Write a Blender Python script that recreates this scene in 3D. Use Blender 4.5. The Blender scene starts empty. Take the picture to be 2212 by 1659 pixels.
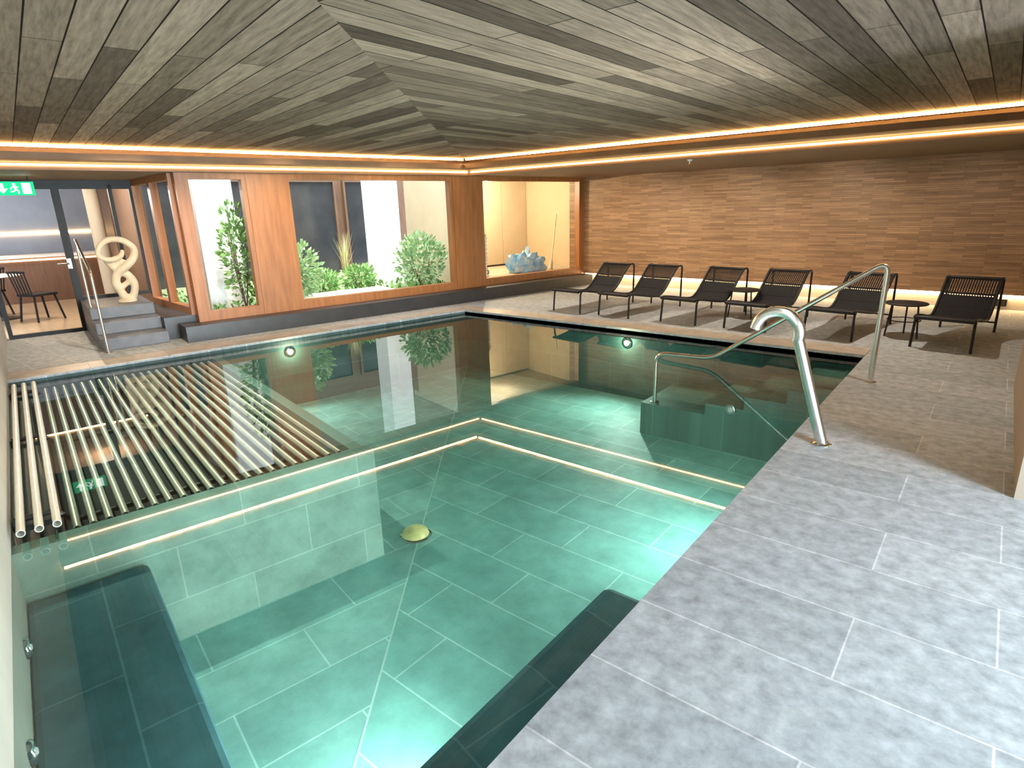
import bpy, bmesh, math, random
from mathutils import Vector, Matrix
random.seed(7)
S = bpy.context.scene
COL = S.collection
# ------------------------------------------------------------------ frames
SD = Vector((.1968, .9804, 0)); KD = Vector((-.9804, .1968, 0)); O = Vector((-8.49, 3.52, 0))
def W(s, k, z=0): return O + SD*s + KD*k + Vector((0, 0, z))
def W2(s, k): p = W(s, k); return (p.x, p.y)
# ------------------------------------------------------------------ materials
def new(name):
    m = bpy.data.materials.new(name); m.use_nodes = True
    nt = m.node_tree; b = nt.nodes['Principled BSDF']
    return m, nt, b
def rgba(c): return (c[0], c[1], c[2], 1)
def noisy(name, c1, c2, scale=8, rough=.5, metal=0, bump=.0, stretch=(1,1,1), detail=4):
    m, nt, b = new(name); N = nt.nodes; L = nt.links
    tc = N.new('ShaderNodeTexCoord'); mp = N.new('ShaderNodeMapping'); mp.inputs['Scale'].default_value = stretch
    n = N.new('ShaderNodeTexNoise'); n.inputs['Scale'].default_value = scale; n.inputs['Detail'].default_value = detail
    r = N.new('ShaderNodeValToRGB'); r.color_ramp.elements[0].color = rgba(c1); r.color_ramp.elements[1].color = rgba(c2)
    r.color_ramp.elements[0].position = .3; r.color_ramp.elements[1].position = .7
    L.new(tc.outputs['Object'], mp.inputs['Vector']); L.new(mp.outputs[0], n.inputs['Vector']); L.new(n.outputs['Fac'], r.inputs[0])
    L.new(r.outputs[0], b.inputs['Base Color']); b.inputs['Roughness'].default_value = rough; b.inputs['Metallic'].default_value = metal
    if bump:
        bp = N.new('ShaderNodeBump'); bp.inputs['Strength'].default_value = bump; bp.inputs['Distance'].default_value = .02
        L.new(n.outputs['Fac'], bp.inputs['Height']); L.new(bp.outputs[0], b.inputs['Normal'])
    return m
def bricks(name, c1, c2, mortar, du, dv, w, h, ms, rough=.5, grain=(1.5, 1.5), gs=3, gamt=.5, off=.5, bump=.15, shift=(0,0), spec=.5):
    """running-bond tiles/planks laid along world directions du (long side) and dv"""
    m, nt, b = new(name); N = nt.nodes; L = nt.links
    g = N.new('ShaderNodeNewGeometry')
    def dot(d):
        v = N.new('ShaderNodeVectorMath'); v.operation = 'DOT_PRODUCT'; v.inputs[1].default_value = d
        L.new(g.outputs['Position'], v.inputs[0]); return v.outputs['Value']
    def add(sock, c):
        a = N.new('ShaderNodeMath'); a.inputs[1].default_value = c; L.new(sock, a.inputs[0]); return a.outputs[0]
    c = N.new('ShaderNodeCombineXYZ'); L.new(add(dot(du), 50+shift[0]), c.inputs[0]); L.new(add(dot(dv), 50+shift[1]), c.inputs[1])
    br = N.new('ShaderNodeTexBrick'); br.offset = off
    br.inputs['Color1'].default_value = rgba(c1); br.inputs['Color2'].default_value = rgba(c2); br.inputs['Mortar'].default_value = rgba(mortar)
    br.inputs['Scale'].default_value = 1; br.inputs['Mortar Size'].default_value = ms; br.inputs['Mortar Smooth'].default_value = .1
    br.inputs['Brick Width'].default_value = w; br.inputs['Row Height'].default_value = h
    L.new(c.outputs[0], br.inputs['Vector'])
    mp = N.new('ShaderNodeMapping'); mp.inputs['Scale'].default_value = (grain[0], grain[1], 1); L.new(c.outputs[0], mp.inputs['Vector'])
    n = N.new('ShaderNodeTexNoise'); n.inputs['Scale'].default_value = gs; n.inputs['Detail'].default_value = 8; n.inputs['Roughness'].default_value = .65
    L.new(mp.outputs[0], n.inputs['Vector'])
    mr = N.new('ShaderNodeMapRange'); mr.inputs['From Min'].default_value = .25; mr.inputs['From Max'].default_value = .75
    mr.inputs['To Min'].default_value = 1-gamt; mr.inputs['To Max'].default_value = 1+gamt; L.new(n.outputs['Fac'], mr.inputs['Value'])
    mu = N.new('ShaderNodeVectorMath'); mu.operation = 'SCALE'; L.new(br.outputs['Color'], mu.inputs[0]); L.new(mr.outputs[0], mu.inputs['Scale'])
    L.new(mu.outputs[0], b.inputs['Base Color']); b.inputs['Roughness'].default_value = rough
    b.inputs['Specular IOR Level'].default_value = spec
    if bump:
        iv = N.new('ShaderNodeMath'); iv.operation = 'SUBTRACT'; iv.inputs[0].default_value = 1; L.new(br.outputs['Fac'], iv.inputs[1])
        ad = N.new('ShaderNodeMath'); ad.operation = 'MULTIPLY_ADD'; ad.inputs[1].default_value = .15; L.new(n.outputs['Fac'], ad.inputs[0]); L.new(iv.outputs[0], ad.inputs[2])
        bp = N.new('ShaderNodeBump'); bp.inputs['Strength'].default_value = bump; bp.inputs['Distance'].default_value = .01
        L.new(ad.outputs[0], bp.inputs['Height']); L.new(bp.outputs[0], b.inputs['Normal'])
    return m
def emit(name, c, s):
    m = bpy.data.materials.new(name); m.use_nodes = True; nt = m.node_tree; nt.nodes.clear()
    e = nt.nodes.new('ShaderNodeEmission'); e.inputs[0].default_value = rgba(c); e.inputs[1].default_value = s
    o = nt.nodes.new('ShaderNodeOutputMaterial'); nt.links.new(e.outputs[0], o.inputs[0]); return m
def clear(name, tint, ior, bump=0, bscale=3):
    m = bpy.data.materials.new(name); m.use_nodes = True; nt = m.node_tree; nt.nodes.clear(); N = nt.nodes; L = nt.links
    t = N.new('ShaderNodeBsdfTransparent'); t.inputs[0].default_value = rgba(tint)
    g = N.new('ShaderNodeBsdfGlossy'); g.inputs['Roughness'].default_value = 0.0
    f = N.new('ShaderNodeFresnel'); f.inputs['IOR'].default_value = ior
    mx = N.new('ShaderNodeMixShader'); o = N.new('ShaderNodeOutputMaterial')
    L.new(f.outputs[0], mx.inputs[0]); L.new(t.outputs[0], mx.inputs[1]); L.new(g.outputs[0], mx.inputs[2]); L.new(mx.outputs[0], o.inputs[0])
    if bump:
        tc = N.new('ShaderNodeNewGeometry'); n = N.new('ShaderNodeTexNoise'); n.inputs['Scale'].default_value = bscale; n.inputs['Detail'].default_value = 2
        bp = N.new('ShaderNodeBump'); bp.inputs['Strength'].default_value = bump; bp.inputs['Distance'].default_value = .02
        L.new(tc.outputs['Position'], n.inputs['Vector']); L.new(n.outputs['Fac'], bp.inputs['Height'])
        L.new(bp.outputs[0], g.inputs['Normal'])
    return m
X = Vector((1,0,0)); Y = Vector((0,1,0)); Z = Vector((0,0,1))
M = {}
M['deck'] = bricks('deck_tile', (.42,.455,.475), (.345,.38,.40), (.57,.59,.60), X, Y, 1.2, .4, .004, .6, (1,1), 13, .42, .37, .3, (.18,.03), spec=.3)
M['coping'] = bricks('coping_tile', (.52,.45,.37), (.46,.40,.33), (.2,.19,.18), X, SD, .8, .8, .003, .4, (1,1), 5, .3)
M['floorR'] = bricks('pool_tile_across', (.26,.53,.48), (.20,.44,.405), (.44,.70,.64), X, Y, .9, .42, .0055, .6, (1,1), 3.6, .3, .4, .1)
M['floorL'] = bricks('pool_tile_along', (.29,.54,.50), (.22,.45,.42), (.46,.71,.66), SD, KD, .9, .42, .0055, .6, (1,1), 3.6, .3, .4, .1)
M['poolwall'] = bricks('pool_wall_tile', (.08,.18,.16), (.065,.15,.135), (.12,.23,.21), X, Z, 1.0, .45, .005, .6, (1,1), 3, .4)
M['plinth'] = bricks('plinth_tile', (.33,.47,.41), (.28,.41,.36), (.44,.56,.50), SD, Z, .8, .36, .005, .6, (1,1), 3, .35)
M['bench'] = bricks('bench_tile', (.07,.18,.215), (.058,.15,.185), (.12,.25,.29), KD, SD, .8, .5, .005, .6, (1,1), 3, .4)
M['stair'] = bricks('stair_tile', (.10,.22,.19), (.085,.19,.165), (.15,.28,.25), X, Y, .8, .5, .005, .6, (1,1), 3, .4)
M['ceilR'] = bricks('ceiling_planks', (.32,.235,.178), (.088,.063,.048), (.014,.011,.009), Y, X, 2.1, .155, .004, .85, (.8,9), 4, .5, .43, .3, spec=.05)
M['ceilL'] = bricks('ceiling_planks_turned', (.32,.235,.178), (.094,.067,.052), (.014,.011,.009), KD, SD, 2.1, .155, .004, .85, (.8,9), 4, .5, .43, .3, spec=.05)
M['brown'] = bricks('thin_brown_brick', (.40,.242,.135), (.235,.132,.07), (.20,.112,.06), X, Z, .42, .030, .0018, .5, (.8,6), 3, .3, .37, .4)
M['timber'] = noisy('orange_timber', (.42,.175,.06), (.295,.115,.036), 3, .42, stretch=(6,6,.6))
M['soffit'] = noisy('soffit_brown', (.20,.125,.075), (.16,.10,.06), 4, .6)
M['fascia'] = noisy('fascia_wood', (.24,.125,.055), (.17,.085,.038), 3, .6)
M['ledge'] = noisy('charcoal_stone', (.03,.03,.032), (.045,.044,.045), 6, .4, bump=.05)
M['cream'] = noisy('cream_stone', (.55,.48,.38), (.48,.42,.33), 4, .6)
M['wallpale'] = noisy('pale_plaster', (.46,.44,.38), (.40,.38,.33), 3, .7)
M['wallbrown'] = noisy('warm_plaster', (.36,.29,.22), (.31,.25,.19), 3, .7)
M['white'] = noisy('white_render', (.88,.88,.87), (.82,.82,.81), 4, .7)
M['step'] = noisy('grey_step_stone', (.17,.175,.19), (.12,.125,.14), 6, .45)
M['steel'] = noisy('brushed_steel', (.76,.74,.70), (.66,.64,.60), 12, .24, 1)
M['tube'] = noisy('satin_tube_steel', (.92,.90,.80), (.82,.80,.70), 10, .25, .5)
M['darkmetal'] = noisy('dark_metal', (.008,.007,.007), (.012,.011,.011), 10, .55, 0)
M['cord'] = noisy('black_cord', (.006,.005,.007), (.011,.010,.011), 40, .85, bump=.3)
M['chrome'] = noisy('chrome', (.8,.8,.8), (.7,.7,.7), 9, .12, 1)
M['white_plastic'] = noisy('white_plastic', (.8,.8,.78), (.74,.74,.72), 9, .4)
M['wood_pale'] = noisy('bleached_root_wood', (.85,.72,.52), (.70,.54,.35), 5, .6, bump=.3, stretch=(2,2,.7))
M['leaf'] = noisy('green_leaf', (.10,.25,.06), (.24,.40,.13), 5, .5)
M['leaf2'] = noisy('pale_leaf', (.18,.35,.15), (.38,.53,.28), 5, .5)
M['grass'] = noisy('dry_grass', (.42,.40,.18), (.55,.50,.25), 5, .6)
M['soil'] = noisy('courtyard_ground', (.10,.12,.06), (.22,.26,.13), 9, .9, bump=.4)
M['stem'] = noisy('brown_stem', (.12,.08,.05), (.2,.13,.08), 9, .8)
M['facade'] = noisy('brown_facade_timber', (.17,.095,.055), (.11,.06,.035), 4, .5, stretch=(8,8,.6))
M['counter'] = noisy('counter_timber', (.17,.085,.045), (.12,.06,.03), 4, .5, stretch=(8,8,.6))
M['darkglass'] = noisy('dark_glazing', (.03,.032,.036), (.05,.05,.05), 2, .1)
M['cab'] = noisy('beige_cabinet', (.62,.50,.34), (.57,.46,.31), 3, .5)
M['towel'] = noisy('blue_towel', (.16,.55,.95), (.85,.95,1.0), 9, .9, bump=.6)
M['bluewall'] = noisy('blue_grey_plaster', (.30,.35,.43), (.23,.28,.35), 2, .6)
M['loungefloor'] = noisy('lounge_floor_oak', (.40,.33,.24), (.32,.26,.19), 3, .35, stretch=(.6,5,1))
M['blocker'] = noisy('light_blocker_dark', (.12,.12,.12), (.09,.09,.09), 3, .8)  # for the unseen ground added against ceiling glare
M['water'] = clear('pool_water', (.81,.965,.92), 1.60, .003, 2.0)
M['led'] = emit('warm_led', (1, .53, .16), 46)
M['ledthin'] = emit('warm_led_thin', (1, .57, .22), 14)
M['ledbase'] = emit('warm_led_base', (1, .68, .34), 26)
M['poolglow'] = emit('pool_lamp_lens', (1, .85, .45), 2.2)
M['green'] = emit('sign_green', (.01, .40, .15), 1.6)
M['signwhite'] = emit('sign_white', (.9, 1, .93), 2.2)
# ------------------------------------------------------------------ geometry helpers
def box(bm, x0, x1, y0, y1, z0, z1): prism(bm, [(x0,y0),(x1,y0),(x1,y1),(x0,y1)], z0, z1)
def prism(bm, pts, z0, z1):
    lo = [bm.verts.new((p[0], p[1], z0)) for p in pts]; hi = [bm.verts.new((p[0], p[1], z1)) for p in pts]
    n = len(pts); bm.faces.new(lo[::-1]); bm.faces.new(hi)
    for i in range(n): bm.faces.new((lo[i], lo[(i+1)%n], hi[(i+1)%n], hi[i]))
def boxW(bm, s0, s1, k0, k1, z0, z1): prism(bm, [W2(s0,k0), W2(s1,k0), W2(s1,k1), W2(s0,k1)], z0, z1)
def poly(bm, pts): bm.faces.new([bm.verts.new(p) for p in pts])
def tube(bm, pts, r, n=12, close=False):
    pts = [Vector(p) for p in pts]; R = r if isinstance(r, (list, tuple)) else [r]*len(pts)
    t0 = (pts[1]-pts[0]).normalized(); ref = Z if abs(t0.z) < .9 else X
    u = t0.cross(ref).normalized(); rings = []
    for i, p in enumerate(pts):
        t = (pts[min(i+1, len(pts)-1)]-pts[max(i-1, 0)]).normalized()
        u = (u - t*u.dot(t)).normalized(); v = t.cross(u)
        rings.append([bm.verts.new(p+(u*math.cos(a)+v*math.sin(a))*R[i]) for a in [2*math.pi*j/n for j in range(n)]])
    for a, b in zip(rings, rings[1:]):
        for j in range(n): bm.faces.new((a[j], a[(j+1)%n], b[(j+1)%n], b[j]))
    bm.faces.new(rings[0][::-1]); bm.faces.new(rings[-1])
def fillet(pts, rad, n=7):
    pts = [Vector(p) for p in pts]; out = [pts[0]]
    for i in range(1, len(pts)-1):
        a, b, c = pts[i-1], pts[i], pts[i+1]
        rr = min(rad, (a-b).length*.48, (c-b).length*.48)
        p = b+(a-b).normalized()*rr; q = b+(c-b).normalized()*rr
        for j in range(n+1):
            t = j/n; out.append(p*(1-t)**2+b*2*t*(1-t)+q*t*t)
    out.append(pts[-1]); return out
def lathe(bm, c, prof, n=24, ax=Z):
    c = Vector(c); ax = Vector(ax).normalized(); u = ax.cross(X if abs(ax.x) < .9 else Y).normalized(); v = ax.cross(u); rings = []
    for r, h in prof:
        rings.append([bm.verts.new(c+ax*h+(u*math.cos(a)+v*math.sin(a))*max(r,.0005)) for a in [2*math.pi*j/n for j in range(n)]])
    for a, b in zip(rings, rings[1:]):
        for j in range(n): bm.faces.new((a[j], a[(j+1)%n], b[(j+1)%n], b[j]))
    bm.faces.new(rings[0][::-1]); bm.faces.new(rings[-1])
def wm(o):
    m = o.matrix_basis.copy(); p = o.parent
    while p: m = p.matrix_basis @ m; p = p.parent
    return m
def obj(name, bm, m, parent=None, smooth=False, local=False, label=None, bevel=0):
    bmesh.ops.recalc_face_normals(bm, faces=bm.faces[:])
    if parent and not local: bm.transform(wm(parent).inverted())
    off = None
    if not parent:
        xs = [v.co for v in bm.verts]
        off = Vector(((min(v.x for v in xs)+max(v.x for v in xs))/2, (min(v.y for v in xs)+max(v.y for v in xs))/2, min(v.z for v in xs)))
        bm.transform(Matrix.Translation(-off))
    me = bpy.data.meshes.new(name); bm.to_mesh(me); bm.free()
    if smooth:
        for p in me.polygons: p.use_smooth = True
    me.materials.append(m); o = bpy.data.objects.new(name, me); COL.objects.link(o)
    if parent: o.parent = parent
    else: o.location = off
    if label: o['label'] = label
    if bevel:
        b = o.modifiers.new('bevel', 'BEVEL'); b.width = bevel; b.segments = 2; b.limit_method = 'ANGLE'
    if smooth:
        e = o.modifiers.new('split', 'EDGE_SPLIT'); e.split_angle = math.radians(50)
    return o
def B(): return bmesh.new()
def struct(name, bm, m, parent=None, **kw):
    o = obj(name, bm, m, parent, **kw)
    if not parent: o['kind'] = 'structure'
    return o
def tag(o, label, cat, group=None, kind=None):
    o['label'] = label; o['category'] = cat
    if group: o['group'] = group
    if kind: o['kind'] = kind
    return o
def thing(name, label, cat, loc=(0,0,0), rz=0, group=None):
    o = bpy.data.objects.new(name, None); COL.objects.link(o); o.location = loc; o.rotation_euler = (0,0,rz); o.empty_display_size = .1
    return tag(o, label, cat, group)
def dup(root, loc, rz, label, group=None):
    r = root.copy(); COL.objects.link(r); r.location = loc; r.rotation_euler = (0,0,rz); r['label'] = label
    if group: r['group'] = group
    for ch in list(root.children):
        c = ch.copy(); COL.objects.link(c); c.parent = r
        for g in list(ch.children):
            d = g.copy(); COL.objects.link(d); d.parent = c
    return r
# ------------------------------------------------------------------ pool shell and decks
WATER = -.05; DEEP = -.95; KP = -1.025; SL = -2.11
C = (-6.744, 7.01); D = (-.95, 7.01); E = (-.95, -.146); G = W2(SL, KP)
def leftwall_pt(j): return W2(SL, -j)
bm = B()
prism(bm, [E, leftwall_pt(13.2), (4.0, 7.01), D], -.12, 0)
prism(bm, [C, (4.0, 7.01), (4.0, 11.1), W2(7.8, .1), W2(3.766, .1)], -.12, 0)
prism(bm, [G, C, W2(3.766, 2.0), W2(SL, 2.0)], -.12, 0)
struct('floor', bm, M['deck'])
bm = B(); box(bm, 4.05, 30, -20, 24, -.3, -.15); struct('ground_light_blocker', bm, M['blocker'])  # unseen dark ground, added to stop light from below reaching the ceiling
bm = B()      # raised coping stones round the two far sides
prism(bm, [C, D, (-.95, 7.36), (-6.674, 7.36)], 0, .012)
prism(bm, [G, C, (-6.674, 7.36), W2(4.1, KP+.36), W2(SL, KP+.36)], 0, .012)
struct('trim_1', bm, M['coping'])
bm = B(); poly(bm, [(p[0], p[1], DEEP) for p in (C, G, E)]); struct('pool_floor', bm, M['floorL'])
bm = B(); poly(bm, [(p[0], p[1], DEEP) for p in (C, E, D)]); struct('pool_floor', bm, M['floorR'])
mv = (Vector(E+(0,))-Vector(C+(0,))).normalized(); mn = Vector((-mv.y, mv.x, 0))*.006
bm = B(); a_ = Vector(C+(DEEP+.002,))+mv*.1; b_ = Vector(E+(DEEP+.002,))-mv*.1
poly(bm, [a_-mn, a_+mn, b_+mn, b_-mn]); struct('trim_5', bm, noisy('pale_grout', (.50,.72,.66), (.44,.66,.60), 5, .8))
bm = B()
for a, b in ((C, D), (D, E), (G, C)):
    poly(bm, [(a[0],a[1],DEEP), (b[0],b[1],DEEP), (b[0],b[1],-.02), (a[0],a[1],-.02)])
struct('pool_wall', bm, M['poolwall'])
bm = B(); poly(bm, [(p[0], p[1], WATER) for p in (G, E, D, C)])
w = obj('pool_water', bm, M['water']); tag(w, 'still green pool water filling the sunken basin', 'water', kind='stuff')
bm = B(); boxW(bm, SL, -.04, -5.25, -5.14, DEEP, -.062); boxW(bm, -.14, -.04, -5.14, KP-.02, DEEP, -.1); struct('pool_plinth', bm, M['plinth'])
bm = B(); boxW(bm, SL, -.14, -5.14, KP-.02, DEEP, -.30); struct('pool_plinth_top', bm, M['ledge'])
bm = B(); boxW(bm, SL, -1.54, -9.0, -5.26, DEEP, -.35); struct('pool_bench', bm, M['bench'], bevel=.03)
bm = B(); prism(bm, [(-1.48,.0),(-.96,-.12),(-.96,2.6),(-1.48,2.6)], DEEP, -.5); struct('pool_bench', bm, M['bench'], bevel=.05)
bm = B()
xs = [-.96, -1.4, -1.8, -2.2, -2.95]; zs = [-.17, -.31, -.45, -.58]
for i in range(4): box(bm, xs[i+1], xs[i], 5.9, 7.0, DEEP, zs[i])
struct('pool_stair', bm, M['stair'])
# ------------------------------------------------------------------ walls
bm = B(); boxW(bm, SL-.12, SL, -13.2, 2.0, DEEP, 2.45); struct('wall_left', bm, M['wallpale'])
bm = B(); box(bm, -7.3, 1.2, 10.95, 11.1, .215, 2.2); struct('wall_far', bm, M['brown'])
bm = B(); box(bm, -7.2, 1.2, 11.0, 11.1, 0, .215); struct('baseboard_far', bm, M['cream'])
bm = B(); box(bm, .265, 4.0, 3.97, 6.6, 0, 2.42); struct('wall_right', bm, M['wallbrown'])
bm = B(); box(bm, 1.2, 1.3, 6.6, 11.1, 0, 2.2); struct('wall_light_blocker', bm, M['wallpale'])  # unseen wall, added to keep sky light off the lounger end
# ceiling
ZC = 2.40
M0 = (-7.02, 7.43); MI = (-.8, -.176)
bm = B(); poly(bm, [(p[0], p[1], ZC) for p in (M0, MI, leftwall_pt(13.2), (4.0, 7.43))]);
poly(bm, [(-7.6, 8.05, ZC), M0+(ZC,), (4.0, 7.43, ZC), (4.0, 8.05, ZC)])
struct('ceiling', bm, M['ceilR'])
bm = B(); poly(bm, [(p[0], p[1], ZC) for p in (M0, W2(SL, -.67), MI)])
poly(bm, [(-7.6, 8.05, ZC), W2(SL, -.1)+(ZC,), W2(SL, -.67)+(ZC,), M0+(ZC,)])
struct('ceiling', bm, M['ceilL'])
M1 = (-7.413, 7.97)
bm = B(); prism(bm, [M0, (4.0,7.43), (4.0,7.99), M1], 2.24, 2.31); prism(bm, [M1, W2(SL,-.16), W2(SL,-.67), M0], 2.24, 2.31)
struct('trim_2', bm, M['fascia'])
bm = B(); prism(bm, [M1, (4.0,7.97), (4.0,11.2), W2(7.95,.14), W2(4.575,.14)], 2.16, 2.62)
prism(bm, [W2(SL-.1,-.18), M1, W2(4.575,.14), W2(SL-.1,.14)], 2.16, 2.62)
prism(bm, [W2(SL-.1,.14), W2(.06,.14), W2(-.1,2.1), W2(SL-.1,2.1)], 2.16, 2.62)
struct('trim_3', bm, M['soffit'])
# window wall: timber posts, sill rail, head
bm = B()
for a, b in ((0,.10),(.88,1.42),(4.31,4.91),(7.52,7.62)): boxW(bm, a, b, -.06, .1, .21, 2.16)
struct('wall_window', bm, M['timber'])
bm = B(); boxW(bm, -.24, 7.56, -.35, .1, 0, .21)
prism(bm, [W2(-.40,.1), W2(.0,.1), W2(-.12,1.95), W2(-.40,1.95)], 0, .3)
struct('baseboard_window', bm, M['ledge'])
def window(n, s0, s1, zb=.21, zt=2.16, rail=.13):
    bm = B(); f = .06
    boxW(bm, s0, s0+f, -.05, .08, zb, zt); boxW(bm, s1-f, s1, -.05, .08, zb, zt)
    boxW(bm, s0+f, s1-f, -.05, .08, zb, zb+rail); boxW(bm, s0+f, s1-f, -.05, .08, zt-.08, zt)
    struct('window_%d' % n, bm, M['timber'])
window(1, .10, .88); window(2, 1.42, 4.31); window(3, 4.91, 7.52)
# glazed side of the corner, running back to the door
QA = (0.0, .1); QB = (-.17, 1.95)
def wl(t): return (QA[0]+(QB[0]-QA[0])*t, QA[1]+(QB[1]-QA[1])*t)
def side_bar(bm, t0, t1, z0, z1, w=.05):
    a, b = wl(t0), wl(t1); prism(bm, [W2(a[0]-w,a[1]), W2(a[0]+w,a[1]), W2(b[0]+w,b[1]), W2(b[0]-w,b[1])], z0, z1)
for n, t0, t1 in ((4, 0, .5), (5, .5, 1)):
    bm = B(); e = .03
    side_bar(bm, t0, t0+e, .3, 2.16); side_bar(bm, t1-e, t1, .3, 2.16); side_bar(bm, t0+e, t1-e, .3, .4); side_bar(bm, t0+e, t1-e, 2.08, 2.16)
    struct('window_%d' % n, bm, M['timber'])
# steps and landing
bm = B()
for k0, z0 in ((-.07,.153), (.3,.306), (.67,.46)): boxW(bm, -1.16, -.40, k0, 1.95, z0-.153, z0)
struct('floor_steps', bm, M['step'], bevel=.008)
# glass door and fixed light
def door(n, s0, s1, z0, leaf=True):
    bm = B(); f = .05
    boxW(bm, s0, s0+f, 1.92, 1.98, z0, 2.1); boxW(bm, s1-f, s1, 1.92, 1.98, z0, 2.1); boxW(bm, s0+f, s1-f, 1.92, 1.98, 2.04, 2.1); boxW(bm, s0+f, s1-f, 1.92, 1.98, z0, z0+.05)
    if not leaf: boxW(bm, -.52, -.47, 1.92, 1.98, z0, 2.1)
    o = struct('door_%d' % n, bm, M['darkmetal'])
    if leaf:
        bm = B(); tube(bm, fillet([W(s1-.03,1.92,1.0), W(s1-.03,1.86,1.0), W(s1-.17,1.86,1.0)], .02), .012, 8); boxW(bm, s1-.05, s1, 1.905, 1.92, .93, 1.07)
        obj('door_handle', bm, M['chrome'], o)
door(1, -2.08, -1.16, 0); door(2, -1.16, -.2, .46, False)
bm = B(); boxW(bm, SL, -.15, 1.9, 2.0, 2.1, 2.2); struct('trim_4', bm, M['darkmetal'])
# ------------------------------------------------------------------ led strips
bm = B(); box(bm, -7.03, 3.9, 7.50, 7.512, 2.366, 2.394); tag(obj('led_strip', bm, M['led']), 'bright warm light strip in the ceiling cove along the brick wall side', 'light strip')
bm = B(); boxW(bm, SL+.02, 4.18, -.602, -.59, 2.366, 2.394); tag(obj('led_strip', bm, M['led']), 'bright warm light strip in the ceiling cove above the garden windows', 'light strip')
bm = B(); box(bm, -7.35, 3.9, 7.955, 7.967, 2.205, 2.225); tag(obj('led_strip', bm, M['ledthin']), 'thin lower light line under the soffit above the loungers', 'light strip')
bm = B(); boxW(bm, SL+.02, 4.55, -.196, -.184, 2.205, 2.225); tag(obj('led_strip', bm, M['ledthin']), 'thin lower light line under the soffit before the windows and door', 'light strip')
bm = B(); box(bm, -6.9, 1.15, 10.96, 10.985, .195, .21); tag(obj('led_strip', bm, M['ledbase']), 'warm light strip glowing low under the brown brick wall behind the loungers', 'light strip')
# ------------------------------------------------------------------ pool fittings
def spot(loc, target, e, c, ang=110, name='fill_spot'):  # calls without a name are added fill spots, no fitting modelled
    l = bpy.data.lights.new(name, 'SPOT'); l.energy = e; l.color = c; l.spot_size = math.radians(ang); l.spot_blend = 1; l.shadow_soft_size = 0
    o = bpy.data.objects.new(name, l); COL.objects.link(o); o.location = loc
    o.rotation_euler = (Vector(target)-Vector(loc)).to_track_quat('-Z','Z').to_euler()
def pool_light(loc, n, label, power=25, r=.045):
    loc = Vector(loc); n = Vector(n); t = thing('pool_light', label, 'pool light', loc, 0, None)
    bm = B(); lathe(bm, loc, [(r*1.6,0),(r*1.6,.012),(r*1.3,.02),(r,.02)], 24, n); obj('rim', bm, M['chrome'], t, smooth=True)
    bm = B(); lathe(bm, loc+n*.016, [(r*.95,0),(r*.8,.01),(r*.3,.016)], 20, n); obj('lens', bm, M['poolglow'], t, smooth=True)
    l = bpy.data.lights.new('pool_lamp', 'POINT'); l.energy = 4; l.color = (1, .93, .65); l.shadow_soft_size = 0
    lo = bpy.data.objects.new('pool_lamp', l); COL.objects.link(lo); lo.location = loc+n*.12
    spot(loc+n*.05, loc+n*2-Z*.45, power, (.85,1,.88), 150, 'pool_beam')
pool_light((-3.74, 7.005, -.19), (0,-1,0), 'round underwater light glowing in the pool wall below the loungers', 60)
pool_light(W(.84, KP-.005, -.19), -KD, 'round underwater light glowing in the pool wall below the garden windows', 35)
def jet(loc, n, name, label, r=.05):
    loc = Vector(loc); n = Vector(n); t = thing(name, label, 'pool jet', loc)
    bm = B(); lathe(bm, loc, [(r,0),(r,.01),(r*.8,.022),(r*.55,.022),(r*.5,.006)], 24, n); obj('ring', bm, M['chrome'], t, smooth=True)
    bm = B(); lathe(bm, loc+n*.008, [(r*.48,0),(r*.45,.006),(r*.2,.02)], 16, n); obj('nozzle', bm, M['white_plastic'], t, smooth=True)
jet(W(SL, -5.84, -.27), SD, 'water_jet', 'chrome water jet in the left pool wall, nearer the steel tube grid')
jet(W(SL, -6.57, -.26), SD, 'water_jet', 'chrome water jet in the left pool wall, at the bottom corner of the photo')
jet((-1.93, 5.898, -.49+.02), (0,-1,0), 'water_inlet', 'small white round inlet on the side of the submerged stair', .06)
t = thing('floor_drain', 'domed round fitting on the pool floor beside the tiled plinth corner', 'drain', (-3.36, 2.78, DEEP))
bm = B(); lathe(bm, (-3.36,2.78,DEEP), [(.13,0),(.13,.01),(.115,.02)], 32); obj('rim', bm, M['chrome'], t, smooth=True)
bm = B(); lathe(bm, (-3.36,2.78,DEEP+.018), [(.112,0),(.10,.03),(.07,.05),(.02,.06)], 32); obj('dome', bm, noisy('brass_dome', (.95,.82,.38), (.8,.66,.27), 20, .35, .1), t, smooth=True)
# swan-neck spout
t = thing('swan_neck_spout', 'thick curved steel water spout standing on the pool edge', 'spout', (-.745,4.2,0))
pts = [(-.745,4.2,.0), (-.965,4.2,.70)]
cx, cz, rr = -1.105, .735, .145
for i in range(0, 15):
    a = math.radians(-15+ i*13.5); pts.append((cx+rr*math.cos(a), 4.2, cz+rr*math.sin(a)))
bm = B(); tube(bm, pts, [.037]*(len(pts)-1)+[.039], 20); obj('pipe', bm, M['steel'], t, smooth=True)
bm = B(); lathe(bm, (-.745,4.2,0), [(.06,0),(.06,.008),(.045,.014),(.042,.02)], 24); obj('base_flange', bm, M['steel'], t, smooth=True)
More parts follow.
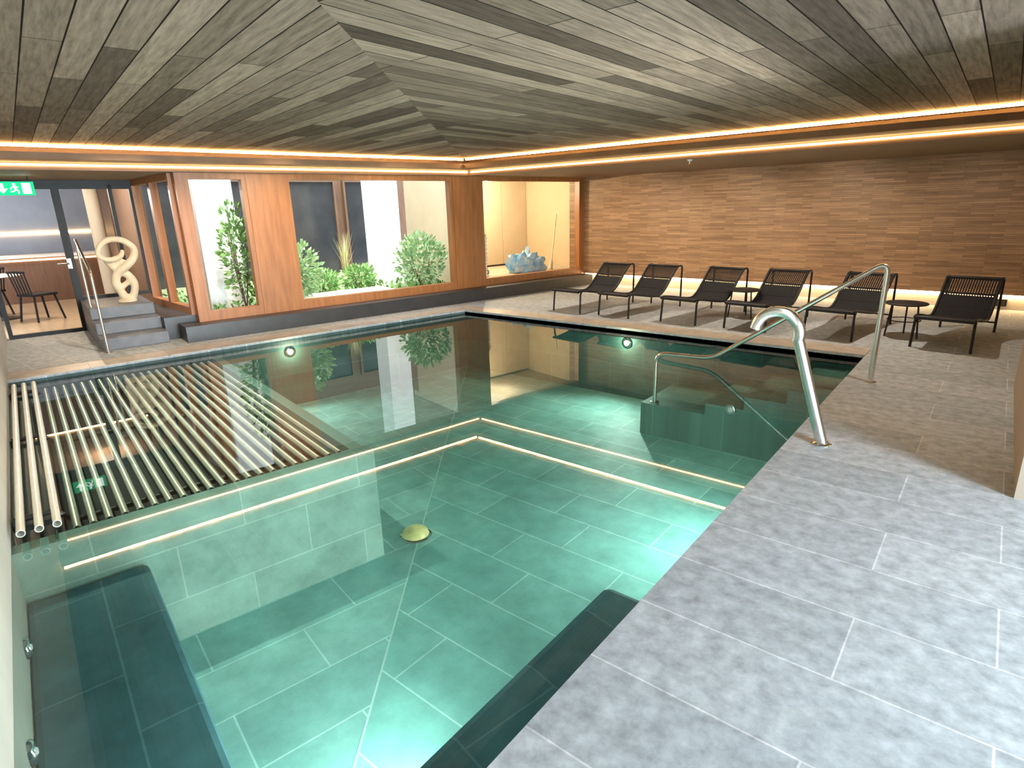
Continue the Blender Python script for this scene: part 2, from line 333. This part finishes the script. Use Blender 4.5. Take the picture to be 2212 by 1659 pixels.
# pool handrail
t = thing('pool_handrail', 'tall slim steel handrail sloping from the deck down the pool stair', 'handrail', (-.741,6.0,0))
path = fillet([(-.741,6,0),(-.735,6,1.08),(-2.2,6,.02),(-2.83,6,-.005),(-2.83,6,-.58)], .12, 8)
bm = B(); tube(bm, path, .023, 14); obj('rail', bm, M['steel'], t, smooth=True)
for p in ((-.741,6,0),(-2.83,6,-.58)):
    bm = B(); lathe(bm, p, [(.05,0),(.05,.006),(.03,.012)], 20); obj('flange', bm, M['steel'], t, smooth=True)
# tube lounging grid
t = thing('tube_grid', 'lounging grid of parallel steel tubes at the water surface over the tiled plinth', 'bench', W(-1.1, -3.2, -.30))
NT = 24
def gz(w):
    if w < .22: return .02
    return -.0702
for i in range(NT):
    s = SL+.055+i*(1.80/(NT-1)); z = gz(s-SL)
    bm = B(); r = .021
    a, b = W(s, -5.2 if z > 0 else -5.135, z), W(s, -1.40, z); n = 14
    u = SD; rings = []
    for p, q in ((a, r), (b, r), (b, r*.8), (a, r*.8)):
        rings.append([bm.verts.new(p+(u*math.cos(x)+Z*math.sin(x))*q) for x in [2*math.pi*j/n+math.pi/2 for j in range(n)]])
    for m_ in range(4):
        A_, B_ = rings[m_], rings[(m_+1)%4]
        for j in range(n): bm.faces.new((A_[j], A_[(j+1)%n], B_[(j+1)%n], B_[j]))
    obj('tube', bm, M['tube'], t, smooth=True)
for k in (-4.9, -3.25, -1.6):
    pr = [W(SL+.02+.09*i, k, gz(.02+.09*i)-.04) for i in range(21)]
    bm = B(); tube(bm, pr, .018, 8); 
    for i in (0, 5, 10, 15, 20): tube(bm, [pr[i], Vector((pr[i].x, pr[i].y, -.30))], .014, 8)
    obj('support_bar', bm, M['darkmetal'], t)
# step handrail on the left
t = thing('step_handrail', 'thin steel handrail beside the grey entrance steps', 'handrail', W(-1.12,-.12,0))
bm = B(); tube(bm, fillet([W(-1.12,-.2,0), W(-1.12,-.2,1.0), W(-1.12,.9,1.38), W(-1.12,.9,.46)], .08), .018, 10); obj('rail', bm, M['steel'], t, smooth=True)
for p in (W(-1.12,-.2,0), W(-1.12,.9,.46)):
    bm = B(); lathe(bm, p, [(.045,0),(.045,.006),(.025,.012)], 16); obj('flange', bm, M['steel'], t, smooth=True)
# ------------------------------------------------------------------ loungers
PROF = [(-.70,.34),(-.62,.345),(-.40,.315),(-.12,.265),(.05,.245),(.16,.262),(.28,.335),(.42,.47),(.54,.585),(.62,.645)]
def smoothprof(n=48):
    out = []
    for i in range(n+1):
        t = i/n*(len(PROF)-1); j = min(int(t), len(PROF)-2); f = t-j
        p = [PROF[max(0,min(len(PROF)-1,j+d))] for d in (-1,0,1,2)]
        out.append(tuple(.5*((2*p[1][c])+(-p[0][c]+p[2][c])*f+(2*p[0][c]-5*p[1][c]+4*p[2][c]-p[3][c])*f*f+(-p[0][c]+3*p[1][c]-3*p[2][c]+p[3][c])*f**3) for c in (0,1)))
    return out
SP = smoothprof()
def make_lounger(label):
    t = thing('sun_lounger', label, 'sun lounger', (0,0,0), 0, 'black corded loungers by the brick wall')
    bm = B(); ns = 20; wd = .51
    for i in range(ns):
        x0 = -wd/2+wd*i/ns
        for j in range(len(SP)-1):
            y = SP[j][0]; gap = .006 if y > .40 and y < .60 else .0
            a, b = x0+gap, x0+wd/ns-gap
            (ya, za), (yb, zb) = SP[j], SP[j+1]
            for dz in (0, -.012):
                bm.faces.new([bm.verts.new(p) for p in ((a,ya,za+dz),(b,ya,za+dz),(b,yb,zb+dz),(a,yb,zb+dz))])
    obj('sling', bm, M['cord'], t, local=True)
    for j in (8, 16, 24, 32, 38):
        bm = B(); tube(bm, [(-.26,SP[j][0],SP[j][1]-.006),(.26,SP[j][0],SP[j][1]-.006)], .012, 8); obj('cross_cord', bm, M['cord'], t, local=True)
    for x in (-.265, .265):
        bm = B(); tube(bm, [(x,y,z) for y, z in SP], .016, 10); obj('side_rail', bm, M['darkmetal'], t, local=True, smooth=True)
        bm = B(); tube(bm, fillet([(x,-.62,.345),(x,-.66,.30),(x*1.03,-.68,0)], .05), .014, 10); obj('leg', bm, M['darkmetal'], t, local=True, smooth=True)
        bm = B(); tube(bm, fillet([(x,.60,.645),(x,.74,.655),(x*1.03,.72,0)], .06), .014, 10); obj('leg', bm, M['darkmetal'], t, local=True, smooth=True)
    bm = B(); tube(bm, [(-.265,-.70,.335),(.265,-.70,.335)], .020, 10); obj('front_rail', bm, M['darkmetal'], t, local=True, smooth=True)
    bm = B(); tube(bm, [(-.265,.62,.645),(.265,.62,.645)], .020, 10); obj('top_rail', bm, M['darkmetal'], t, local=True, smooth=True)
    bm = B(); tube(bm, [(-.268,.725,.12),(.268,.725,.12)], .010, 8); obj('brace', bm, M['darkmetal'], t, local=True, smooth=True)
    return t
LX = [(-5.11,'farthest lounger, nearest the window ledge'), (-4.27,'second lounger from the window ledge'), (-3.25,'lounger just left of the farther side table'),
      (-2.36,'lounger just right of the farther side table'), (-1.37,'lounger partly behind the sloping pool handrail'), (-.28,'nearest lounger, at the right beside the wall socket')]
first = None
for x, d in LX:
    lab = 'black corded sun lounger, the ' + d
    if first is None:
        first = make_lounger(lab); first.location = (x, 8.38, 0); first.rotation_euler = (0,0,math.radians(-7))
    else: dup(first, (x, 8.38, 0), math.radians(-7+random.uniform(-1.5,1.5)), lab)
def side_table(x, y, label):
    t = thing('side_table', label, 'side table', (x,y,0), 0, 'round black side tables')
    bm = B(); lathe(bm, (0,0,.385), [(.215,0),(.225,.006),(.225,.014),(.22,.018)], 36); obj('table_top', bm, M['darkmetal'], t, local=True, smooth=True)
    for k in range(3):
        a = math.radians(90+120*k); bm = B(); tube(bm, [(.15*math.cos(a),.15*math.sin(a),.387),(.19*math.cos(a),.19*math.sin(a),0)], .010, 8); obj('leg', bm, M['darkmetal'], t, local=True, smooth=True)
    bm = B(); ring = [(.17*math.cos(a),.17*math.sin(a),.2) for a in [2*math.pi*j/24 for j in range(25)]]; tube(bm, ring, .006, 6); obj('ring', bm, M['darkmetal'], t, local=True, smooth=True)
side_table(-.78, 8.30, 'round black side table beside the nearest lounger'); side_table(-2.77, 8.6, 'round black side table between the third and fourth loungers')
t = thing('wall_socket', 'small black socket box low on the cream plinth at right', 'socket', (.1,10.99,.06))
bm = B(); box(bm, .04,.17,10.965,11.0,.05,.15); obj('body', bm, M['darkmetal'], t, bevel=.004)
bm = B(); box(bm, .06,.15,10.958,10.965,.065,.135); obj('lid', bm, M['ledge'], t)
t = thing('sprinkler', 'small white sprinkler head under the soffit above the loungers', 'sprinkler', (-3.46,8.1,2.16))
bm = B(); lathe(bm, (-3.46,8.1,2.13), [(.012,0),(.03,.012),(.035,.03)], 16); obj('rose', bm, M['white_plastic'], t, smooth=True)
bm = B(); lathe(bm, (-3.46,8.1,2.105), [(.02,0),(.02,.006),(.006,.01),(.006,.03)], 12); obj('nozzle', bm, M['chrome'], t, smooth=True)
# ------------------------------------------------------------------ exit sign
sc, kc = -1.61, 1.07
t = thing('exit_sign', 'green emergency exit sign hanging before the glass door', 'exit sign', W(sc, kc, 1.93))
bm = B(); boxW(bm, sc-.2, sc+.2, kc-.015, kc+.015, 1.93, 2.095); obj('panel', bm, M['green'], t)
def prism_k(bm, pts, k0=kc-.019, k1=kc-.0155):
    a = [bm.verts.new(W(sc+p[0], k0, 2.0125+p[1])) for p in pts]; b = [bm.verts.new(W(sc+p[0], k1, 2.0125+p[1])) for p in pts]; n = len(pts)
    bm.faces.new(a); bm.faces.new(b[::-1])
    for i in range(n): bm.faces.new((a[i], a[(i+1)%n], b[(i+1)%n], b[i]))
bm = B(); prism_k(bm, [(-.135,.06),(-.105,.06),(-.105,-.004),(-.07,-.004),(-.12,-.06),(-.17,-.004),(-.135,-.004)]); obj('arrow', bm, M['signwhite'], t)
bm = B()
def limb(a, b, w_):
    a = Vector(a); b = Vector(b); d = (b-a).normalized(); n = Vector((-d.y, d.x))*w_/2
    prism_k(bm, [tuple(a+n), tuple(a-n), tuple(b-n), tuple(b+n)])
prism_k(bm, [(-.0+.016*math.cos(x), .05+.016*math.sin(x)) for x in [2*math.pi*j/12 for j in range(12)]])
for a, b, w_ in (((.0,.032),(.012,-.01),.026),((.005,.028),(-.03,.012),.011),((-.03,.012),(-.04,-.012),.011),((.004,.026),(.04,.012),.011),((.012,-.01),(-.012,-.035),.014),((-.012,-.035),(-.045,-.04),.012),((.012,-.01),(.036,-.032),.014),((.036,-.032),(.032,-.065),.012)): limb(a,b,w_)
obj('running_figure', bm, M['signwhite'], t)
bm = B(); prism_k(bm, [(.075,.065),(.165,.065),(.165,-.065),(.075,-.065)]); obj('doorway', bm, M['signwhite'], t)
for dx in (-.15,.15):
    bm = B(); tube(bm, [W(sc+dx,kc,2.094), W(sc+dx,kc,2.16)], .006, 8); obj('hanger', bm, M['darkmetal'], t)
# ------------------------------------------------------------------ sculpture
base = W(-.66, 1.05, .46); SC = .93
def sp(a, z, d=0): return base + (SD*a + KD*d + Z*z)*SC
def spl(pts, n=6):
    out = []
    for j in range(len(pts)-1):
        q = [pts[max(0,min(len(pts)-1,j+d))] for d in (-1,0,1,2)]
        for i in range(n):
            f = i/n; out.append(tuple(.5*((2*q[1][c])+(-q[0][c]+q[2][c])*f+(2*q[0][c]-5*q[1][c]+4*q[2][c]-q[3][c])*f*f+(-q[0][c]+3*q[1][c]-3*q[2][c]+q[3][c])*f**3) for c in range(4)))
    out.append(pts[-1]); return out
bm = B()
for path in (
  [(0,0,0,.085),(-.05,.14,.02,.06),(-.10,.30,.03,.062),(-.05,.45,0,.062),(.08,.55,-.04,.06),(.19,.66,-.02,.055),(.22,.80,.03,.05),(.10,.92,.05,.048),(-.08,.94,.03,.046),(-.21,.85,0,.042),(-.25,.72,-.03,.036),(-.13,.65,-.05,.04),(.02,.69,-.03,.04),(.07,.78,.0,.028)],
  [(0.02,0,0,.07),(.10,.12,-.02,.055),(.13,.28,-.03,.055),(.06,.42,.02,.06),(-.09,.54,.04,.058),(-.17,.67,.03,.048)],
  [(-.07,.2,0,.045),(.02,.27,.02,.04),(.11,.33,-.02,.045)], [(.1,.56,0,.05),(.0,.62,.02,.045),(-.1,.58,.02,.05)]):
    q = spl(path); tube(bm, [sp(p[0],p[1],p[2]) for p in q], [p[3]*SC for p in q], 12)
lathe(bm, base, [(.13,0),(.12,.02),(.08,.06)], 16)
o = obj('root_sculpture', bm, M['wood_pale']); tag(o, 'twisted pale root wood sculpture with loops standing on the landing', 'sculpture')
r = o.modifiers.new('remesh','REMESH'); r.mode = 'VOXEL'; r.voxel_size = .012; r.use_smooth_shade = True
sm = o.modifiers.new('smooth','SMOOTH'); sm.iterations = 6
# ------------------------------------------------------------------ courtyard
bm = B(); boxW(bm, -.1, 4.75, .14, 5.0, 0, .2); struct('courtyard_ground', bm, M['soil'])
bm = B(); boxW(bm, .44, 1.0, 1.1, 1.6, .2, 4.2); struct('courtyard_column', bm, M['white'])
bm = B(); boxW(bm, 3.65, 4.15, 1.6, 2.1, .2, 4.2); struct('courtyard_column', bm, M['white'])
bm = B(); boxW(bm, 1.5, 3.3, .35, 1.0, .2, .29); struct('courtyard_kerb', bm, M['white'])
bm = B(); boxW(bm, -.2, 8.0, 5.0, 5.15, .0, 4.2); struct('wall_courtyard', bm, M['facade'])
for i, (a, b) in enumerate(((.3,1.3),(1.9,2.7),(3.2,4.3),(4.6,5.6))):
    bm = B(); boxW(bm, a, b, 4.95, 4.999, .2, 2.3); o = struct('window_%d' % (6+i), bm, M['darkglass'])
    bm = B(); boxW(bm, a-.05, a, 4.9, 4.999, .2, 2.35); boxW(bm, b, b+.05, 4.9, 4.999, .2, 2.35); boxW(bm, a, b, 4.9, 4.999, 2.3, 2.35); obj('window_frame', bm, M['facade'], o)
bm = B(); boxW(bm, 4.75, 4.85, .12, 2.4, 0, 2.3); struct('wall_storage', bm, M['cab'])
def leaves(bm, c, rad, n, size, up=.3):
    for _ in range(n):
        while True:
            v = Vector([random.uniform(-1,1) for _ in range(3)])
            if v.length < 1: break
        p = Vector(c)+Vector((v.x*rad[0], v.y*rad[1], v.z*rad[2]))
        d = (v.normalized()+Vector((random.uniform(-.6,.6),random.uniform(-.6,.6),random.uniform(-.4,.6)+up))).normalized()
        sd = d.cross(Vector([random.uniform(-1,1) for _ in range(3)])).normalized(); l = size*random.uniform(.6,1.3)
        q = [p, p+d*l*.45+sd*l*.28, p+d*l, p+d*l*.45-sd*l*.28]; bm.faces.new([bm.verts.new(x) for x in q])
def shrub(s, k, z, rad, h, n, size, m, name, label, lean=0):
    b = W(s, k, z); t = thing(name, label, 'plant', b); c = b+Z*h*.55
    bm = B(); leaves(bm, c, (rad, rad, h*.48), n, size); obj('foliage', bm, m, t)
    for i in range(6):
        bm = B(); a = random.uniform(0,6.28); e = c+Vector((math.cos(a)*rad*.6, math.sin(a)*rad*.6, h*.25)); tube(bm, [b, (b+e)/2+Vector((math.cos(a)*.03,math.sin(a)*.03,0)), e], [.012,.009,.004], 6)
        obj('stem', bm, M['stem'], t)
shrub(.82, .62, .2, .24, 1.55, 600, .09, M['leaf'], 'climbing_shrub', 'tall leafy shrub before the white column behind the narrow window')
shrub(1.70, .7, .2, .36, .95, 800, .10, M['leaf2'], 'leafy_bush', 'pale green bush at the left end of the wide window')
shrub(4.05, .75, .2, .46, .95, 1000, .10, M['leaf2'], 'leafy_bush', 'pale green bush at the right end of the wide window')
shrub(2.35, 1.4, .2, .32, .42, 500, .09, M['leaf'], 'low_shrub', 'low green shrub behind the white kerb in the courtyard')
shrub(3.10, 1.4, .2, .30, .44, 500, .09, M['leaf'], 'low_shrub', 'low green shrub left of the second white column')
b = W(3.3,2.4,.2); t = thing('ornamental_grass', 'tall dry ornamental grass beside the second white column', 'plant', b)
bm = B()
for i in range(60):
    a = random.uniform(0,6.28); l = random.uniform(.6,1.1); d = Vector((math.cos(a), math.sin(a), 0))*random.uniform(.05,.22)
    sd = Vector((-math.sin(a), math.cos(a), 0))*.006
    p0, p1, p2 = b+d*.1, b+d*.5+Z*l*.65, b+d*1.3+Z*l
    bm.faces.new([bm.verts.new(x) for x in (p0-sd,p0+sd,p1+sd,p1-sd)]); bm.faces.new([bm.verts.new(x) for x in (p1-sd,p1+sd,p2)])
obj('blades', bm, M['grass'], t)
bm = B()
for i in range(2000): 
    ss, kk = random.uniform(.2,4.6), random.uniform(.25,3.4)
    if (.4 < ss < 1.04 and 1.05 < kk < 1.65) or (3.6 < ss < 4.2 and 1.55 < kk < 2.15) or (1.45 < ss < 3.35 and kk < 1.05): continue
    p = W(ss, kk, .2); leaves(bm, p+Z*.04, (.02,.02,.04), 1, .10)
tag(obj('ground_cover', bm, M['leaf']), 'low green ground cover across the courtyard bed', 'plants', kind='stuff')
# ------------------------------------------------------------------ storage room behind the right window
bm = B(); boxW(bm, 4.85, 8.2, .14, 2.5, 0, .3); struct('floor_storage', bm, M['cream'])
bm = B(); boxW(bm, 4.75, 8.2, .14, 2.6, 2.3, 2.4); struct('ceiling_storage', bm, M['cream'])
bm = B(); boxW(bm, 7.85, 7.95, .14, 2.5, 0, 2.3); struct('wall_storage_end', bm, M['cab'])
t = thing('tall_cabinet', 'row of tall beige cabinet doors behind the right-hand window', 'cabinet', W(6.3,2.2,.3))
bm = B(); boxW(bm, 4.86, 7.84, 2.1, 2.5, .3, 2.28); obj('body', bm, M['ledge'], t)
for i in range(4):
    a = 4.87+i*.745; bm = B(); boxW(bm, a, a+.735, 2.075, 2.1, .34, 2.26); obj('cabinet_door', bm, M['cab'], t, bevel=.004)
p = W(5.42, .55, .3); t = thing('turned_candle_stand', 'tall white beaded stand behind the right-hand window', 'stand', p)
bm = B(); prof = [(.07,0),(.07,.02),(.02,.04)]
for i in range(9): prof += [(.022,.05+i*.075),(.045,.08+i*.075),(.022,.115+i*.075)]
lathe(bm, p, prof+[(.05,.74),(.05,.76)], 16); obj('column', bm, M['white_plastic'], t, smooth=True)
bm = B(); lathe(bm, p+Z*.76, [(.03,0),(.03,.06),(.01,.07)], 12); obj('candle', bm, M['cream'], t, smooth=True)
bm = B()
bmesh.ops.create_uvsphere(bm, u_segments=40, v_segments=20, radius=1)
for v in bm.verts:
    c = v.co.copy(); f = 1+.22*math.sin(c.x*9+c.y*4)+.16*math.sin(c.y*11+c.z*7)+.12*math.sin(c.x*15)
    v.co = Vector((c.x*.38*f, c.y*.20*f, max(0, c.z+.25)*.29*f))
bm.transform(Matrix.Translation(W(6.45,.50,.3)) @ Matrix.Rotation(math.radians(78),4,'Z'))
tag(obj('towel_heap', bm, M['towel'], smooth=True), 'crumpled blue and white towel heap behind the right-hand window', 'towel')
bm = B(); tube(bm, [W(7.13,.49,.3), W(7.17,.51,.45), W(7.19,.515,.5), W(7.42,.6,1.45)], [.05,.04,.014,.014], 8)
tag(obj('broom', bm, M['wood_pale']), 'pale broom leaning in the corner behind the right-hand window', 'broom')
bm = B(); tube(bm, [W(4.95,.8,.355), W(5.65,.8,.355)], .055, 16); tag(obj('rolled_mat', bm, M['stem'], smooth=True), 'brown rolled mat lying behind the right-hand window', 'mat')
# ------------------------------------------------------------------ lounge behind the glass door
bm = B(); boxW(bm, -6, -.15, 2.0, 8.2, -.1, 0); struct('floor_lounge', bm, M['loungefloor'])
bm = B(); boxW(bm, -6, -.15, 2.1, 8.2, 2.3, 2.45); struct('ceiling_lounge', bm, M['soffit'])
bm = B(); boxW(bm, -6, -.0, 8.0, 8.2, 0, 2.3); struct('wall_lounge', bm, M['bluewall'])
bm = B(); boxW(bm, -6.1, -6, 2.0, 8.2, 0, 2.3); struct('wall_lounge_side', bm, M['bluewall'])
bm = B(); boxW(bm, -.15, -.05, 2.1, 8.2, 0, 2.3); struct('wall_lounge_right', bm, M['facade'])
bm = B(); lathe(bm, W(-.45,5.0,0), [(.12,0),(.12,2.3)], 24); struct('lounge_column', bm, M['cream'], smooth=True)
t = thing('bar_counter', 'long timber fronted counter with pale top across the lounge', 'counter', W(-2.5,7,0))
bm = B(); boxW(bm, -4.6, -.4, 6.7, 7.2, 0, .9); obj('front', bm, M['counter'], t)
bm = B(); boxW(bm, -4.65, -.35, 6.62, 7.25, .9, .95); obj('counter_top', bm, M['white'], t)
bm = B(); boxW(bm, -4.6,-.4, 6.69,6.695,.84,.87); obj('light_line', bm, M['ledthin'], t)
bm = B(); boxW(bm, -5.5,-.3,7.97,7.99,1.35,1.38); tag(obj('led_strip', bm, M['ledthin']), 'light line across the blue wall of the lounge', 'light strip')
bm = B(); boxW(bm, -5.5,-.3,5.0,5.04,2.27,2.29); tag(obj('led_strip', bm, M['ledthin']), 'ceiling light line inside the lounge', 'light strip')
tb = W(-2.15, 4.4, 0); t = thing('dining_table', 'round pale topped table among dark chairs seen through the door', 'table', tb)
bm = B(); lathe(bm, tb+Z*.72, [(.38,0),(.4,.01),(.4,.03)], 32); obj('table_top', bm, M['white'], t, smooth=True)
bm = B(); lathe(bm, tb, [(.25,0),(.25,.02),(.04,.05),(.035,.72)], 20); obj('pedestal', bm, M['darkmetal'], t, smooth=True)
def chair(label):
    t = thing('dining_chair', label, 'chair', (0,0,0), 0, 'dark chairs in the lounge')
    bm = B(); box(bm,-.2,.2,-.2,.2,.42,.46); obj('seat', bm, M['cord'], t, local=True, bevel=.01)
    bm = B()
    for i in range(6): tube(bm, [(-.17+.068*i,.19,.46),(-.19+.076*i,.25,.82)], .012, 6)
    tube(bm, [(-.2,.25,.82),(0,.28,.83),(.2,.25,.82)], .02, 8); obj('backrest', bm, M['cord'], t, local=True)
    for sx in (-1,1):
        for sy in (-1,1):
            bm = B(); tube(bm, [(.16*sx,.16*sy,.435),(.21*sx,.22*sy,0)], .016, 8); obj('leg', bm, M['cord'], t, local=True)
    return t
c0 = None
for i, (s, k, rz, lab) in enumerate(((-1.62,3.7,200,'dark spindle chair nearest the glass door'),(-2.6,3.9,120,'dark spindle chair left of the round table in the lounge'),(-2.3,5.05,20,'dark spindle chair behind the round table in the lounge'))):
    if c0 is None: c0 = chair(lab); c0.location = W(s,k,0); c0.rotation_euler = (0,0,math.radians(rz))
    else: dup(c0, W(s,k,0), math.radians(rz), lab)
# ------------------------------------------------------------------ light
def area(loc, target, size, size_y, e, c):
    l = bpy.data.lights.new('area', 'AREA'); l.shape = 'RECTANGLE'; l.size = size; l.size_y = size_y; l.energy = e; l.color = c
    o = bpy.data.objects.new('daylight_and_fill', l); COL.objects.link(o); o.location = loc  # holds the daylight from the right and the added underwater fills
    o.rotation_euler = (Vector(target)-Vector(loc)).to_track_quat('-Z','Z').to_euler(); return o
def point(loc, e, c, r=0):
    l = bpy.data.lights.new('lamp', 'POINT'); l.energy = e; l.color = c; l.shadow_soft_size = r
    o = bpy.data.objects.new('lamp', l); COL.objects.link(o); o.location = loc
area((4.2,1.5,1.75), (0,1.5,.0), 3.8, 1.5, 860, (.73,.88,1))
area((-.99,3.9,-.26), (-4,3.9,-.22), 3.6, .35, 95, (.90,1,.93))        # added underwater fill along the near pool wall, no fitting there
area((-1.52,1.2,-.65), (-4,1.2,-.65), 2.0, .3, 36, (.88,1,.95))  # second added underwater fill, brightens the front pool floor and plinth
point(W(6.0,1.2,2.0), 90, (1,.84,.58)); point(W(-1.2,3.2,2.1), 80, (1,.84,.62)); point(W(-3.0,6.0,2.1), 80, (.97,.96,1))
sl = bpy.data.lights.new('sun','SUN'); sl.energy = 9; sl.angle = math.radians(50); sl.color = (1,.98,.95)
so = bpy.data.objects.new('sun', sl); COL.objects.link(so); so.location = (0,0,8); so.rotation_euler = (Vector((0,0,0))-(Vector((.25,-.1,1)))).to_track_quat('-Z','Y').to_euler()
for x, e in ((-5.6,135), (-3.9,130), (-2.2,105), (-.5,50)): spot((x, 8.5, 2.14), (x, 10.95, .55), e, (1,.82,.60), 80)  # added fill spots that brighten the brick wall
for x in (-5.2, -3.2, -1.2): spot((x, 8.2, 2.14), (x, 8.3, 0), 80, (1,.86,.70), 125)  # added warm fill over the lounger deck
spot((-.35, 5.8, 2.37), (-.35, 5.9, 0), 55, (1,.84,.66), 90)  # added warm fill on the deck near the pool handrail
for s in (-.6, 1.15, 2.9, 4.6): spot(W(s, -1.7, 2.37), W(s, 0, .85), 130, (1,.78,.54), 84)  # added fill aimed at the window posts, no lamps built there
for k in (-2.4, -4.2): spot(W(-1.0, k, 2.38), W(-1.0, k, 0), 170, (1,.95,.82), 80)  # added fill from above to brighten the steel tubes
w = bpy.data.worlds.new('sky'); S.world = w; w.use_nodes = True
bg = w.node_tree.nodes['Background']; bg.inputs[0].default_value = (.78,.89,1,1); bg.inputs[1].default_value = 2.0
# ------------------------------------------------------------------ camera
R = Vector((.7716,.6361,0)); F = Vector((-.6361,.7716,0)); DN = Vector((0,0,-1))
right = (.9996*R-.0083*F+.0278*DN).normalized(); fwd = (.9583*F+.2858*DN).normalized()
right = (right-fwd*right.dot(fwd)).normalized(); up = right.cross(fwd)
cd = bpy.data.cameras.new('camera'); cam = bpy.data.objects.new('camera', cd); COL.objects.link(cam)
m = Matrix((( right.x, up.x, -fwd.x, 0),(right.y, up.y, -fwd.y, 0),(right.z, up.z, -fwd.z, 1.6),(0,0,0,1)))
cam.matrix_world = m; cd.sensor_width = 36; cd.lens = 1274/2212*36; cd.clip_start = .05
S.camera = cam
S.view_settings.view_transform = 'Standard'; S.view_settings.exposure = .75
